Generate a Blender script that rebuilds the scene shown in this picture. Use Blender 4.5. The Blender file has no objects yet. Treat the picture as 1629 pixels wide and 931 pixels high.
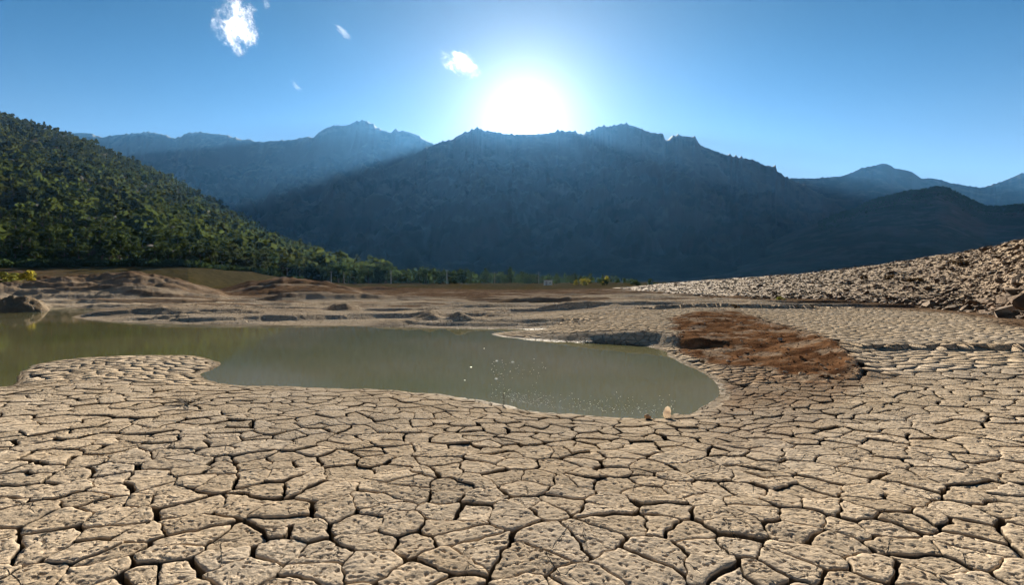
import bpy, math, random
import numpy as np
from mathutils import Vector
from mathutils.geometry import delaunay_2d_cdt
random.seed(7); RNG = np.random.default_rng(7)
S = bpy.context.scene
COL = S.collection

# ------------------------------------------------------------------ camera
F = 815.0; CX = 814.5; HY = 448.0; H = 1.9          # photograph pixels: focal length, centre, horizon row; eye height over the water
cam = bpy.data.cameras.new('camera'); cam.sensor_width = 36; cam.lens = F / 1629 * 36
cam.clip_start = 0.05; cam.clip_end = 60000
camo = bpy.data.objects.new('camera', cam); COL.objects.link(camo)
camo.location = (0, 0, H); camo.rotation_euler = (math.radians(90 - math.degrees(math.atan((465.5 - HY) / F))), 0, 0)
S.camera = camo

# ------------------------------------------------------------------ light
SUN_AZ = math.atan(20 / F); SUN_EL = math.atan((HY - 187) / F)
SD = Vector((math.sin(SUN_AZ) * math.cos(SUN_EL), math.cos(SUN_AZ) * math.cos(SUN_EL), math.sin(SUN_EL)))
sun = bpy.data.lights.new('sun', 'SUN'); sun.energy = 5.0; sun.angle = math.radians(0.5); sun.color = (1.0, 0.89, 0.73)
suno = bpy.data.objects.new('sun', sun); COL.objects.link(suno)
suno.rotation_euler = SD.to_track_quat('Z', 'Y').to_euler()
W = bpy.data.worlds.new('World'); S.world = W; W.use_nodes = True
nt = W.node_tree; nt.nodes.clear()
def wn(t, **k):
    n = nt.nodes.new(t)
    for a, b in k.items(): setattr(n, a, b)
    return n
sky = wn('ShaderNodeTexSky', sky_type='NISHITA', sun_disc=False, sun_elevation=SUN_EL, sun_rotation=SUN_AZ,
         altitude=1200, air_density=0.6, dust_density=0.12, ozone_density=1.2)
bg = wn('ShaderNodeBackground'); bg.inputs[1].default_value = 0.05
hs = wn('ShaderNodeHueSaturation'); hs.inputs['Saturation'].default_value = 1.2; hs.inputs['Hue'].default_value = .497
# the bright air round the sun (forward scattering), a function of the angle to the sun only
tc = wn('ShaderNodeTexCoord'); nrm = wn('ShaderNodeVectorMath', operation='NORMALIZE'); dt = wn('ShaderNodeVectorMath', operation='DOT_PRODUCT')
nt.links.new(tc.outputs['Generated'], nrm.inputs[0]); nt.links.new(nrm.outputs[0], dt.inputs[0]); dt.inputs[1].default_value = SD
sep = wn('ShaderNodeSeparateXYZ'); nt.links.new(nrm.outputs[0], sep.inputs[0])
gr = wn('ShaderNodeMapRange', interpolation_type='SMOOTHSTEP'); nt.links.new(sep.outputs[2], gr.inputs[0])
for i_, v_ in enumerate((.10, .52, .66, .15)): gr.inputs[i_ + 1].default_value = v_
nt.links.new(sky.outputs[0], hs.inputs['Color']); nt.links.new(gr.outputs[0], hs.inputs['Value']); 
cr = wn('ShaderNodeMix', data_type='RGBA'); cm = wn('ShaderNodeMix', data_type='RGBA', blend_type='MULTIPLY'); cf = wn('ShaderNodeMapRange', interpolation_type='SMOOTHSTEP')
nt.links.new(sep.outputs[2], cf.inputs[0]); cf.inputs[1].default_value = .14; cf.inputs[2].default_value = .52
nt.links.new(cf.outputs[0], cr.inputs[0]); cr.inputs[6].default_value = (1.0, .69, .54, 1); cr.inputs[7].default_value = (.02, .76, .98, 1)
cm.inputs[0].default_value = 1.0; nt.links.new(hs.outputs[0], cm.inputs[6]); nt.links.new(cr.outputs[2], cm.inputs[7]); nt.links.new(cm.outputs[2], bg.inputs[0])
mx = wn('ShaderNodeMath', operation='MAXIMUM'); nt.links.new(dt.outputs['Value'], mx.inputs[0]); mx.inputs[1].default_value = 0
last = bg.outputs[0]
for power, strength, colr in ((9000, 1.5, (1, .95, .85)), (2500, .3, (1, .94, .84)), (420, .11, (1, .95, .88)), (130, .095, (1, .96, .92)), (34, .045, (1, .95, .95)), (9, .010, (.95, .95, 1))):
    pw = wn('ShaderNodeMath', operation='POWER'); nt.links.new(mx.outputs[0], pw.inputs[0]); pw.inputs[1].default_value = power
    ml = wn('ShaderNodeMath', operation='MULTIPLY'); nt.links.new(pw.outputs[0], ml.inputs[0]); ml.inputs[1].default_value = strength
    b2 = wn('ShaderNodeBackground'); b2.inputs[0].default_value = (*colr, 1); nt.links.new(ml.outputs[0], b2.inputs[1])
    ad = wn('ShaderNodeAddShader'); nt.links.new(last, ad.inputs[0]); nt.links.new(b2.outputs[0], ad.inputs[1]); last = ad.outputs[0]
wo = wn('ShaderNodeOutputWorld'); nt.links.new(last, wo.inputs[0])
S.view_settings.view_transform = 'Standard'; S.view_settings.look = 'None'; S.view_settings.gamma = 1
S.view_settings.exposure = 2.4
S.cycles.use_denoising = True
S.cycles.max_bounces = 6; S.cycles.diffuse_bounces = 3; S.cycles.glossy_bounces = 3; S.cycles.volume_bounces = 3
S.cycles.transparent_max_bounces = 8; S.cycles.caustics_reflective = False; S.cycles.caustics_refractive = False

# ------------------------------------------------------------------ numpy helpers
def sstep(a, b, x):
    t = np.clip((x - a) / (b - a), 0, 1); return t * t * (3 - 2 * t)
def _hash(ix, iy, seed):
    h = (ix * 374761393 + iy * 668265263 + seed * 974711) & 0xFFFFFFFF
    h = ((h ^ (h >> 13)) * 1274126177) & 0xFFFFFFFF
    return ((h ^ (h >> 16)) & 0xFFFF) / 65535.0
def noise(x, y, seed=0):                       # gradient noise, about -1..1
    x = np.asarray(x, float); y = np.asarray(y, float)
    ix = np.floor(x).astype(np.int64); iy = np.floor(y).astype(np.int64)
    fx = x - ix; fy = y - iy
    ux = fx * fx * fx * (fx * (fx * 6 - 15) + 10); uy = fy * fy * fy * (fy * (fy * 6 - 15) + 10)
    def g(ax, ay, dx, dy):
        a = _hash(ax, ay, seed) * 6.2831853; return np.cos(a) * dx + np.sin(a) * dy
    a = g(ix, iy, fx, fy); b = g(ix + 1, iy, fx - 1, fy); c = g(ix, iy + 1, fx, fy - 1); d = g(ix + 1, iy + 1, fx - 1, fy - 1)
    return 1.5 * ((a * (1 - ux) + b * ux) * (1 - uy) + (c * (1 - ux) + d * ux) * uy)
def fbm(x, y, seed=0, oct=4, gain=.5):
    s = 0; a = 1.0
    for o in range(oct):
        s = s + a * noise(x * 2 ** o + 17.3 * o, y * 2 ** o - 9.1 * o, seed + o); a *= gain
    return s
def ridged(x, y, seed=0, oct=4):
    s = 0; a = 1.0
    for o in range(oct):
        s = s + a * (1 - np.abs(noise(x * 2 ** o + 5.3 * o, y * 2 ** o + 3.7 * o, seed + o)) * 1.6); a *= .5
    return s / 1.9
def P(px, py, z=0.0):                          # where a line of sight of the photograph meets the level z
    Y = (H - z) * F / (py - HY); return ((px - CX) / F * Y, Y)
def interp(px, pts): return np.interp(px, [p[0] for p in pts], [p[1] for p in pts])
def chaikin(p, n=1, closed=True):
    p = np.asarray(p, float)
    for _ in range(n):
        q = np.roll(p, -1, 0)
        p = np.stack([p * .75 + q * .25, p * .25 + q * .75], 1).reshape(-1, 2)
    return p

# ------------------------------------------------------------------ object helpers
def link(o, parent=None):
    COL.objects.link(o)
    if parent is not None: o.parent = parent
    return o
def tag(o, label=None, cat=None, group=None, kind=None):
    if label: o['label'] = label
    if cat: o['category'] = cat
    if group: o['group'] = group
    if kind: o['kind'] = kind
    return o
def mesh_np(name, V, faces, mats=(), smooth=True, attrs=None):
    """faces: a list of (n,3) / (n,4) integer arrays."""
    me = bpy.data.meshes.new(name); V = np.asarray(V, np.float32)
    me.vertices.add(len(V)); me.vertices.foreach_set('co', V.ravel())
    fl = [np.asarray(f, np.int32) for f in faces if len(f)]
    nl = sum(f.size for f in fl); nf = sum(len(f) for f in fl)
    me.loops.add(nl); me.loops.foreach_set('vertex_index', np.concatenate([f.ravel() for f in fl]))
    tot = np.concatenate([np.full(len(f), f.shape[1], np.int32) for f in fl])
    st = np.concatenate([[0], np.cumsum(tot)[:-1]]).astype(np.int32)
    me.polygons.add(nf); me.polygons.foreach_set('loop_start', st); me.polygons.foreach_set('loop_total', tot)
    me.polygons.foreach_set('use_smooth', np.full(nf, smooth))
    me.update(calc_edges=True)
    for m in mats: me.materials.append(m)
    for k, a in (attrs or {}).items():
        at = me.attributes.new(k, 'FLOAT', 'POINT'); at.data.foreach_set('value', np.asarray(a, np.float32))
    return me
def grid_faces(nr, nc):
    i = np.arange(nr * nc).reshape(nr, nc)
    return np.stack([i[:-1, :-1], i[:-1, 1:], i[1:, 1:], i[1:, :-1]], -1).reshape(-1, 4)
def empty(name, loc, rz=0.0):
    o = bpy.data.objects.new(name, None); o.location = loc; o.rotation_euler = (0, 0, rz); o.empty_display_size = .2
    return link(o)
def ob(name, me, parent=None, loc=(0, 0, 0)):
    o = bpy.data.objects.new(name, me); o.location = loc
    return link(o, parent)

# ------------------------------------------------------------------ materials
class NT:
    def __init__(s, name):
        s.m = bpy.data.materials.new(name); s.m.use_nodes = True; s.t = s.m.node_tree; s.t.nodes.clear()
        s.out = s.n('ShaderNodeOutputMaterial')
    def n(s, t, **k):
        x = s.t.nodes.new(t)
        for a, b in k.items(): setattr(x, a, b)
        return x
    def l(s, a, b): s.t.links.new(a, b)
    def v(s, sock, val):
        if hasattr(val, 'links'): s.l(val, sock)
        else: sock.default_value = val
    def math(s, op, a, b=0.0, clamp=False):
        x = s.n('ShaderNodeMath', operation=op, use_clamp=clamp); s.v(x.inputs[0], a); s.v(x.inputs[1], b); return x.outputs[0]
    def mix(s, f, a, b):
        x = s.n('ShaderNodeMix', data_type='RGBA'); s.v(x.inputs[0], f)
        s.v(x.inputs[6], a if hasattr(a, 'links') else (*a, 1)); s.v(x.inputs[7], b if hasattr(b, 'links') else (*b, 1)); return x.outputs[2]
    def pos(s): return s.n('ShaderNodeNewGeometry').outputs['Position']
    def noise(s, vec, scale, detail=4, rough=.55, dist=0.0):
        x = s.n('ShaderNodeTexNoise'); s.l(vec, x.inputs['Vector']); x.inputs['Scale'].default_value = scale
        x.inputs['Detail'].default_value = detail; x.inputs['Roughness'].default_value = rough; x.inputs['Distortion'].default_value = dist
        return x.outputs['Fac']
    def vor(s, vec, scale, feature='F1', rnd=1.0):
        x = s.n('ShaderNodeTexVoronoi', feature=feature); s.l(vec, x.inputs['Vector']); x.inputs['Scale'].default_value = scale
        x.inputs['Randomness'].default_value = rnd; return x.outputs['Distance']
    def ramp(s, f, a, b, c=0.0, d=1.0):
        x = s.n('ShaderNodeMapRange', interpolation_type='SMOOTHSTEP'); s.v(x.inputs[0], f)
        for i, q in enumerate((a, b, c, d)): x.inputs[i + 1].default_value = q
        return x.outputs[0]
    def attr(s, name): return s.n('ShaderNodeAttribute', attribute_name=name).outputs['Fac']
    def bump(s, h, dist, strength=1.0, normal=None):
        x = s.n('ShaderNodeBump'); s.l(h, x.inputs['Height']); x.inputs['Distance'].default_value = dist; x.inputs['Strength'].default_value = strength
        if normal is not None: s.l(normal, x.inputs['Normal'])
        return x.outputs[0]
    def bsdf(s, col, rough=.9, spec=.2, normal=None, **k):
        x = s.n('ShaderNodeBsdfPrincipled'); s.v(x.inputs['Base Color'], col if hasattr(col, 'links') else (*col, 1))
        s.v(x.inputs['Roughness'], rough); x.inputs['Specular IOR Level'].default_value = spec
        if normal is not None: s.l(normal, x.inputs['Normal'])
        for a, b in k.items(): s.v(x.inputs[a], b)
        s.l(x.outputs[0], s.out.inputs['Surface']); return x
def simple(name, col, var=.25, scale=3.0, rough=.85, spec=.25, bump=.0, bscale=20):
    q = NT(name); p = q.pos(); f = q.noise(p, scale, 5)
    c = q.mix(q.ramp(f, .3, .7), tuple(v * (1 - var) for v in col), tuple(min(1, v * (1 + var)) for v in col))
    nr = q.bump(q.noise(p, bscale, 4), bump) if bump else None
    q.bsdf(c, rough, spec, nr); return q.m

MUD_A = (.56, .46, .345); MUD_B = (.42, .34, .25); MUD_G = (.44, .38, .31)
def mud_material():
    """cracked lake mud: pale beige crust, pitted; red and brown soils and wet rims come in through attributes of the surface."""
    q = NT('lake_mud'); p = q.pos()
    flat = q.n('ShaderNodeVectorMath', operation='MULTIPLY'); q.l(p, flat.inputs[0]); flat.inputs[1].default_value = (1, 1, .4); fp = flat.outputs[0]
    big = q.noise(p, .45, 4); mid = q.noise(p, 5.0, 6, .6); fine = q.noise(p, 60, 5, .6)
    c = q.mix(q.ramp(mid, .3, .7), MUD_B, MUD_A)
    c = q.mix(q.math('MULTIPLY', q.ramp(big, .42, .62), .6), c, MUD_G)
    c = q.mix(q.math('MULTIPLY', q.ramp(fine, .55, .75), .35), c, (.58, .47, .34))
    pv = q.n('ShaderNodeAttribute', attribute_name='tone').outputs['Fac']       # each plate dried a little differently
    c = q.mix(q.ramp(pv, 0, 1, 0, .42), c, (.29, .225, .155))
    soil = q.mix(q.ramp(q.noise(p, 1.3, 6, .65), .35, .7), (.075, .042, .024), (.20, .125, .075))
    c = q.mix(q.attr('brown'), c, soil)
    red = q.mix(q.ramp(q.noise(p, 2.2, 6, .65), .35, .65), (.080, .038, .020), (.215, .115, .06))
    c = q.mix(q.attr('red'), c, red)
    grass = q.mix(q.ramp(q.noise(p, .6, 5, .7), .35, .65), (.03, .034, .012), (.085, .07, .03))
    c = q.mix(q.attr('grass'), c, grass)
    c = q.mix(q.attr('floor'), c, (.032, .024, .017))  # damp mud, plus the shade of deep cracks painted into the colour
    c = q.mix(q.attr('wet'), c, (.16, .12, .075))
    # pits: two sizes of dimples, over a grainy crust
    wv = q.n('ShaderNodeVectorMath', operation='ADD'); q.l(fp, wv.inputs[0])
    wn_ = q.n('ShaderNodeTexNoise'); q.l(p, wn_.inputs['Vector']); wn_.inputs['Scale'].default_value = 30
    wm = q.n('ShaderNodeVectorMath', operation='SCALE'); q.l(wn_.outputs['Color'], wm.inputs[0]); wm.inputs['Scale'].default_value = .02
    q.l(wm.outputs[0], wv.inputs[1])
    p1 = q.ramp(q.vor(wv.outputs[0], 23, 'F1', 1.0), .10, .42); p2 = q.ramp(q.vor(wv.outputs[0], 41, 'F1', 1.0), .12, .34)
    pits = q.math('ADD', p1, q.math('MULTIPLY', p2, .5))
    h = q.math('ADD', q.math('MULTIPLY', pits, q.attr('pit')), q.math('MULTIPLY', q.noise(p, 26, 6, .65), .55))
    far = q.math('ADD', q.noise(p, 3.0, 8, .7), q.math('MULTIPLY', q.noise(p, 12, 4, .6), .3))
    hair = q.math('SUBTRACT', 1.0, q.math('MULTIPLY', q.math('SUBTRACT', 1.0, q.ramp(q.vor(wv.outputs[0], 3.1, 'DISTANCE_TO_EDGE', 1.0), .004, .022)), q.ramp(q.noise(p, 1.7, 2), .50, .56)))
    h = q.math('ADD', h, q.math('MULTIPLY', hair, 1.0))
    ck = q.ramp(q.vor(wv.outputs[0], 4.2, 'DISTANCE_TO_EDGE', 1.0), .0, .07)
    h = q.math('ADD', h, q.math('MULTIPLY', ck, q.math('MULTIPLY', q.attr('crk'), 3.5)))
    n1 = q.bump(h, .020, 1.0)
    n2 = q.bump(far, .10, q_rough_strength(q), n1)
    df = q.n('ShaderNodeBsdfDiffuse'); q.l(c, df.inputs[0]); df.inputs[1].default_value = .6; q.l(n2, df.inputs['Normal'])
    gl = q.n('ShaderNodeBsdfGlossy'); gl.inputs['Roughness'].default_value = .35; gl.inputs[0].default_value = (1, 1, 1, 1); q.l(n2, gl.inputs['Normal'])
    ms = q.n('ShaderNodeMixShader'); q.l(q.math('MULTIPLY', q.attr('wet'), .012), ms.inputs[0]); q.l(df.outputs[0], ms.inputs[1]); q.l(gl.outputs[0], ms.inputs[2])
    q.l(ms.outputs[0], q.out.inputs['Surface'])
    return q.m
def q_rough_strength(q): return 0.25
M_MUD = mud_material()

def terrain_material(name, a, b, c, sc, bscale, bdist, cliff=None):
    """rock, scrub and bare soil by noise, with bare rock on the steepest ground."""
    q = NT(name); p = q.pos()
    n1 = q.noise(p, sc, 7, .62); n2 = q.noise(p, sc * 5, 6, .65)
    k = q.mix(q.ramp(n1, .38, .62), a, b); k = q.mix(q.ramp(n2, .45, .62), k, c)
    k = q.mix(q.math('MULTIPLY', q.attr('veg_shade'), .85), k, b)  # gully shade painted in the scrub colour
    if cliff:
        nz = q.n('ShaderNodeSeparateXYZ'); q.l(q.n('ShaderNodeNewGeometry').outputs['Normal'], nz.inputs[0])
        k = q.mix(q.ramp(nz.outputs[2], .80, .55), k, cliff)
    q.bsdf(k, .95, .1, q.bump(q.noise(p, bscale, 7, .7), bdist, .8)); return q.m
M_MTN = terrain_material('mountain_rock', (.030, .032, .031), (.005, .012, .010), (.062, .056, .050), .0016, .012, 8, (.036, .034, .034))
M_HILL_R = terrain_material('scrub_hill', (.080, .048, .038), (.022, .028, .016), (.095, .068, .054), .006, .05, 3)
M_HILL_L = terrain_material('wood_floor', (.016, .020, .009), (.022, .020, .011), (.030, .024, .015), .02, .1, 3)

q = NT('reservoir_water'); p = q.pos()
sc = q.n('ShaderNodeVectorMath', operation='MULTIPLY'); q.l(p, sc.inputs[0]); sc.inputs[1].default_value = (1.0, 1.6, 1)
rip = q.math('ADD', q.noise(sc.outputs[0], 5.0, 3, .5), q.math('MULTIPLY', q.noise(sc.outputs[0], 28, 2, .5), .18))
wc = q.mix(q.ramp(q.noise(p, .12, 3), .35, .65), (.062, .064, .025), (.094, .085, .050))
wb = q.bsdf(wc, .008, .5, q.bump(rip, .02, .03)); wb.inputs['IOR'].default_value = 1.33
M_WATER = q.m

def zz_(q, p):
    x = q.n('ShaderNodeSeparateXYZ'); q.l(p, x.inputs[0]); return x.outputs[2]
def foliage(name, a, b, trans, dry=None):
    q = NT(name); p = q.pos()
    oi = q.n('ShaderNodeObjectInfo').outputs['Random']
    f = q.math('ADD', q.math('ADD', q.math('MULTIPLY', q.noise(p, .09, 3), .45), q.math('MULTIPLY', q.noise(p, .018, 3), .5)), -.1)
    f = q.math('ADD', f, q.math('MULTIPLY', q.noise(p, 1.1, 3), .45))
    c = q.mix(q.ramp(f, .4, .8), a, b)
    if dry: c = q.mix(q.math('MULTIPLY', q.ramp(q.math('ADD', q.noise(p, .014, 4, .6), q.math('MULTIPLY', zz_(q, p), .0011)), .52, .66), .8), c, dry)
    c = q.mix(q.math('MULTIPLY', oi, .3), c, tuple(v * .6 for v in a))
    d = q.n('ShaderNodeBsdfDiffuse'); t = q.n('ShaderNodeBsdfTranslucent'); q.l(c, d.inputs[0])
    c2 = q.mix(.5, c, trans); q.l(c2, t.inputs[0])
    m = q.n('ShaderNodeMixShader'); m.inputs[0].default_value = .42; q.l(d.outputs[0], m.inputs[1]); q.l(t.outputs[0], m.inputs[2])
    q.l(m.outputs[0], q.out.inputs['Surface']); return q.m
M_PINE = foliage('pine_needles', (.009, .019, .008), (.037, .050, .014), (.055, .072, .014), (.022, .016, .010))
M_DARK = foliage('dark_leaves', (.018, .034, .014), (.035, .055, .02), (.04, .06, .015))
M_YEL = foliage('yellowing_leaves', (.16, .15, .025), (.26, .22, .04), (.28, .24, .03))
M_BUSH = foliage('green_shrub', (.075, .09, .022), (.15, .155, .04), (.16, .16, .03))
M_BROWNLEAF = foliage('dry_shrub', (.045, .032, .018), (.09, .06, .035), (.06, .04, .02))
M_BARK = simple('bark', (.07, .05, .035), .3, 6, .95, .1)
M_WOODPOLE = simple('weathered_pole', (.33, .30, .26), .2, 4, .9, .1)
M_ROCK = None
q = NT('rubble_stone'); p = q.pos(); oi = q.n('ShaderNodeObjectInfo').outputs['Random']
rc = q.mix(q.ramp(q.noise(p, 2.2, 5, .6), .35, .65), (.050, .031, .019), (.14, .094, .057))
rc = q.mix(q.math('MULTIPLY', q.ramp(q.noise(p, .35, 3), .45, .62), .55), rc, (.12, .072, .042))
q.bsdf(rc, .93, .15, q.bump(q.noise(p, 9, 6, .65), .05, .7)); M_ROCK = q.m

# ------------------------------------------------------------------ the shape of the lake bed
SHORE_PX = [(-420, 618), (-200, 621), (0, 618), (26, 613), (24, 596), (38, 583), (95, 573), (160, 568), (250, 565), (302, 566), (336, 572), (352, 578),
    (338, 589), (322, 599), (334, 607), (370, 613), (430, 616), (500, 618), (570, 620), (640, 621), (700, 627), (750, 635), (800, 645), (850, 654),
    (900, 660), (960, 664), (1020, 666), (1060, 664), (1100, 656), (1130, 644), (1146, 629), (1143, 611), (1125, 598), (1098, 585), (1070, 571),
    (1050, 559), (1030, 551), (990, 548), (940, 547), (880, 544), (840, 541), (800, 537), (784, 533.5), (781, 531), (800, 528), (860, 526.5),
    (866, 525), (800, 524), (700, 523), (620, 521.5), (565, 519.5), (500, 519), (400, 518), (300, 517), (200, 514.5), (130, 510), (104, 503.5),
    (150, 499), (230, 497), (190, 493), (120, 491), (96, 488), (60, 490), (0, 490), (-200, 490), (-420, 492)]
SHORE = chaikin([P(a, b) for a, b in SHORE_PX], 2)
def shore_dist(x, y):                          # signed distance to the waterline: + on land
    x = np.asarray(x, float).ravel(); y = np.asarray(y, float).ravel()
    best = np.full(x.shape, 1e18); inside = np.zeros(x.shape, bool)
    A = SHORE; B = np.roll(SHORE, -1, 0)
    for (ax, ay), (bx, by) in zip(A, B):
        dx, dy = bx - ax, by - ay; L = dx * dx + dy * dy + 1e-12
        t = np.clip(((x - ax) * dx + (y - ay) * dy) / L, 0, 1)
        best = np.minimum(best, (x - ax - t * dx) ** 2 + (y - ay - t * dy) ** 2)
        c = (ay > y) != (by > y)
        if c.any(): inside ^= c & (x < (bx - ax) * (y - ay) / (by - ay + 1e-12) + ax)
    d = np.sqrt(best); return np.where(inside, -d, d)

MOUNDS = [  # crest line in the photograph, its distance, how far it runs out towards and away from the camera
    ([(-160, 444), (40, 445), (100, 439), (160, 434), (205, 431), (245, 434), (290, 447), (340, 463), (372, 474)], 55, 17, 30),
    ([(-90, 486), (-40, 474), (0, 471), (30, 470), (62, 477), (96, 490)], 33, 2.2, 4),
    ([(104, 505), (200, 495), (255, 490), (330, 492), (420, 495), (500, 497), (575, 503)], 28, 4.5, 6),
    ([(180, 497), (225, 489), (270, 486), (310, 492)], 30.5, 1.0, 3),
    ([(330, 470), (400, 448), (450, 441), (520, 449), (585, 466)], 78, 22, 30),
    ([(390, 482), (450, 471), (520, 468), (600, 472), (640, 480)], 46, 3, 8),
    ([(500, 497), (530, 486), (552, 484), (575, 493), (590, 503)], 29, .8, 3),
    ([(552, 517), (596, 512), (630, 508), (660, 511), (690, 517)], 22.6, 1.2, 1.6),
    ([(640, 506), (690, 494), (722, 504)], 24, .9, 2), ([(700, 506), (727, 496), (765, 507)], 23, .7, 2), ([(745, 506), (780, 499), (840, 507)], 24, .6, 2),
    ([(560, 482), (640, 475), (700, 477), (760, 479)], 44, 1.6, 5), ([(770, 486), (820, 478), (900, 474), (980, 477), (1060, 483)], 42, 1.5, 6),
    ([(840, 493), (890, 486), (930, 484), (985, 487), (1020, 493)], 30.5, 1.1, 3),
    ([(955, 499), (1010, 493), (1080, 488), (1180, 483), (1240, 484)], 28.5, .9, 4),
    ([(880, 470), (1000, 466), (1150, 470), (1300, 478)], 55, 2, 6), ([(440, 462), (600, 459), (720, 463)], 90, 5, 20), ([(700, 464), (850, 460), (960, 464)], 105, 5, 25)]
BANK = [(800, 537), (840, 541), (880, 544), (940, 547), (990, 548), (1030, 550), (1060, 555), (1100, 561), (1150, 566), (1220, 570)]
BANK_Y = [(a, P(a, b)[1]) for a, b in BANK]
SCAR_HI = [(1040, 19.5), (1085, 20), (1160, 21.5), (1230, 16.4), (1310, 12.8), (1372, 9.4), (1400, 9)]
SCAR_LO = [(1040, 15.5), (1060, 14.6), (1150, 11.6), (1250, 9.4), (1340, 8.7), (1400, 8.6)]
LEDGE = [(1300, 11.4), (1400, 11.6), (1500, 11.2), (1629, 10.8), (1900, 10.4)]
HILL_CREST = [(-900, 60), (-400, 110), (0, 184), (60, 201), (110, 217), (150, 231), (180, 245), (230, 267), (290, 296), (340, 324), (390, 351), (430, 376), (480, 400), (530, 416), (580, 431), (640, 446)]
HILL_Y0 = [(-900, 150), (0, 140), (300, 160), (480, 220), (640, 320)]
HILL_Y1 = [(-900, 950), (0, 900), (300, 820), (640, 520)]
HILL_B = [(-900, 424), (300, 425), (380, 431), (460, 440), (560, 449), (640, 450)]
RUB_FOOT = [(960, 64), (1000, 58), (1100, 46), (1200, 38), (1330, 32), (1480, 26.5), (1560, 22.5), (1629, 18.5), (1760, 15), (2100, 12)]
RUB_CREST_PY = [(960, 460), (1000, 457), (1060, 451), (1100, 447), (1200, 441), (1300, 433), (1400, 421), (1500, 405), (1560, 396), (1629, 380), (1760, 350), (2100, 290)]
def pxof(x, y):
    return CX + F * np.clip(x / np.maximum(y, .6), -2.2, 2.2)

def red_mask(x, y):
    px = pxof(x, y); lo = interp(px, SCAR_LO); hi = interp(px, SCAR_HI)
    t = (y - lo) / (hi - lo + 1e-6); nz = fbm(x * .7, y * .7, 31, 4) * .28
    m = sstep(-.10, .12, t + nz) * sstep(1.12, .9, t + nz * .5) * sstep(1050, 1085, px + nz * 60) * sstep(1385, 1330, px + nz * 90)
    m = m * (.62 + .38 * sstep(-.5, -.1, fbm(x * 1.5, y * 1.5, 35, 4)))
    return np.where(y > 5, m, 0)
def red_tint(x, y):                            # a stain of the red soil on the crust round the scar
    px = pxof(x, y); lo = interp(px, SCAR_LO); hi = interp(px, SCAR_HI); t = (y - lo) / (hi - lo + 1e-6) + .25 * fbm(x * .8, y * .8, 36, 4)
    return np.where(y > 5, sstep(-.95, .1, t) * sstep(1.35, .85, t) * sstep(1080, 1180, px) * sstep(1470, 1340, px) * .6, 0)
def terrain(x, y, full=False):
    x = np.asarray(x, float).ravel(); y = np.asarray(y, float).ravel()
    px = pxof(x, y); Y = np.maximum(y, .6)
    d = np.full(x.shape, 30.0); k = (y > -5) & (y < 75) & (np.abs(x) < 90)
    if k.any(): d[k] = shore_dist(x[k], y[k])
    dl = np.maximum(d, 0)
    near = .58 * (1 - np.exp(-dl / 4.6)); far = .16 * (1 - np.exp(-dl / 2.5)); right = .52 * (1 - np.exp(-dl / 4.0))
    wf = sstep(16.5, 19.5, y) * (1 - sstep(840, 1010, px))
    z = near * (1 - sstep(11, 15, y)) + right * sstep(11, 15, y)
    z = z * (1 - wf) + far * wf
    z = np.where(d < 0, -.45 * (1 - np.exp(d / 1.4)), z)
    brown = np.zeros_like(z); grass = np.zeros_like(z); mbrown = np.zeros_like(z)
    # the undercut bank of the spit
    t = y - interp(px, BANK_Y) - .22 * fbm(x * 1.1, y * .6, 53, 4); hb = interp(px, [(815, 0), (870, .06), (950, .18), (1000, .25), (1060, .26), (1110, .2), (1160, .1), (1220, 0)])
    z += np.where(d > 0, hb * sstep(.0, .8, t) * np.exp(-np.maximum(t - 1, 0) / 7), 0)
    # the red scar and the small ledge right of it
    red = red_mask(x, y)
    lo = interp(px, SCAR_LO); hi = interp(px, SCAR_HI); ts = (y - lo) / (hi - lo)
    wscar = sstep(1050, 1110, px) * sstep(1420, 1330, px) * (y > 5)
    z += wscar * .20 * sstep(.0, 1.0, ts) * np.exp(-np.maximum(y - hi, 0) / 5)
    z += red * (.034 * ridged(x * 1.1 + y * .5, y * 1.1 - x * .4, 41, 4) - .030 + .032 * fbm(x * 2.3, y * 2.3, 43, 4))
    tl = y - interp(px, LEDGE) - .25 * fbm(x * .8, y * .3, 51, 3)
    wl = sstep(1310, 1420, px) * (y > 5)
    z += wl * .11 * sstep(0, .16, tl) * np.exp(-np.maximum(tl, 0) / 3)
    # mounds of the middle distance
    land = sstep(0.0, 1.2, d)
    for pts, Yc, wfr, wb in MOUNDS:
        k = (y > Yc - wfr * 1.3 - 2) & (y < Yc + wb * 3 + 2)
        if not k.any(): continue
        pk = px[k]; yk = y[k]; xk = x[k]
        py = interp(pk, pts); zc = H - Yc * (py - HY) / F
        tap = sstep(pts[0][0], pts[0][0] + 45 / Yc * 20 + 8, pk) * sstep(pts[-1][0], pts[-1][0] - 45 / Yc * 20 - 8, pk)
        yc = Yc + wfr * .35 * fbm(xk / (wfr * 1.5), np.full_like(xk, Yc), 61, 3)
        tt = yk - yc
        sh = np.where(tt < 0, sstep(-wfr, 0, tt), np.exp(-(np.maximum(tt, 0) / wb) ** 2))
        lump_ = (.88 + .16 * fbm(xk * .35, yk * .5, 62, 4)) if wfr > 10 else (.9 + .3 * fbm(xk * 2.2 / (wfr + 1.2), yk * 3.0 / (wfr + 1.2), 63, 4))
        lift = np.maximum(zc - z[k], 0) * np.clip(sh * lump_, 0, 1.15) * tap
        z[k] += lift
        big = 1.0 if wfr > 10 else .55
        mbrown[k] = np.maximum(mbrown[k], np.clip(lift / (np.maximum(zc - .1, .15)), 0, 1) ** .8 * big * (1 if Yc > 30 else .8))
    # undulations, growing with distance
    z += np.where(d > 0, 1, .3) * (.018 * fbm(x * .9, y * .9, 3, 4))
    a = sstep(18, 40, y) * land
    far_l = sstep(19.5, 22, y) * land * (1 - sstep(860, 1000, px) * (y < 26)) * sstep(120, 80, y)
    scarp = fbm(x * .06 + 3, y * .42, 15, 5)
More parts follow.
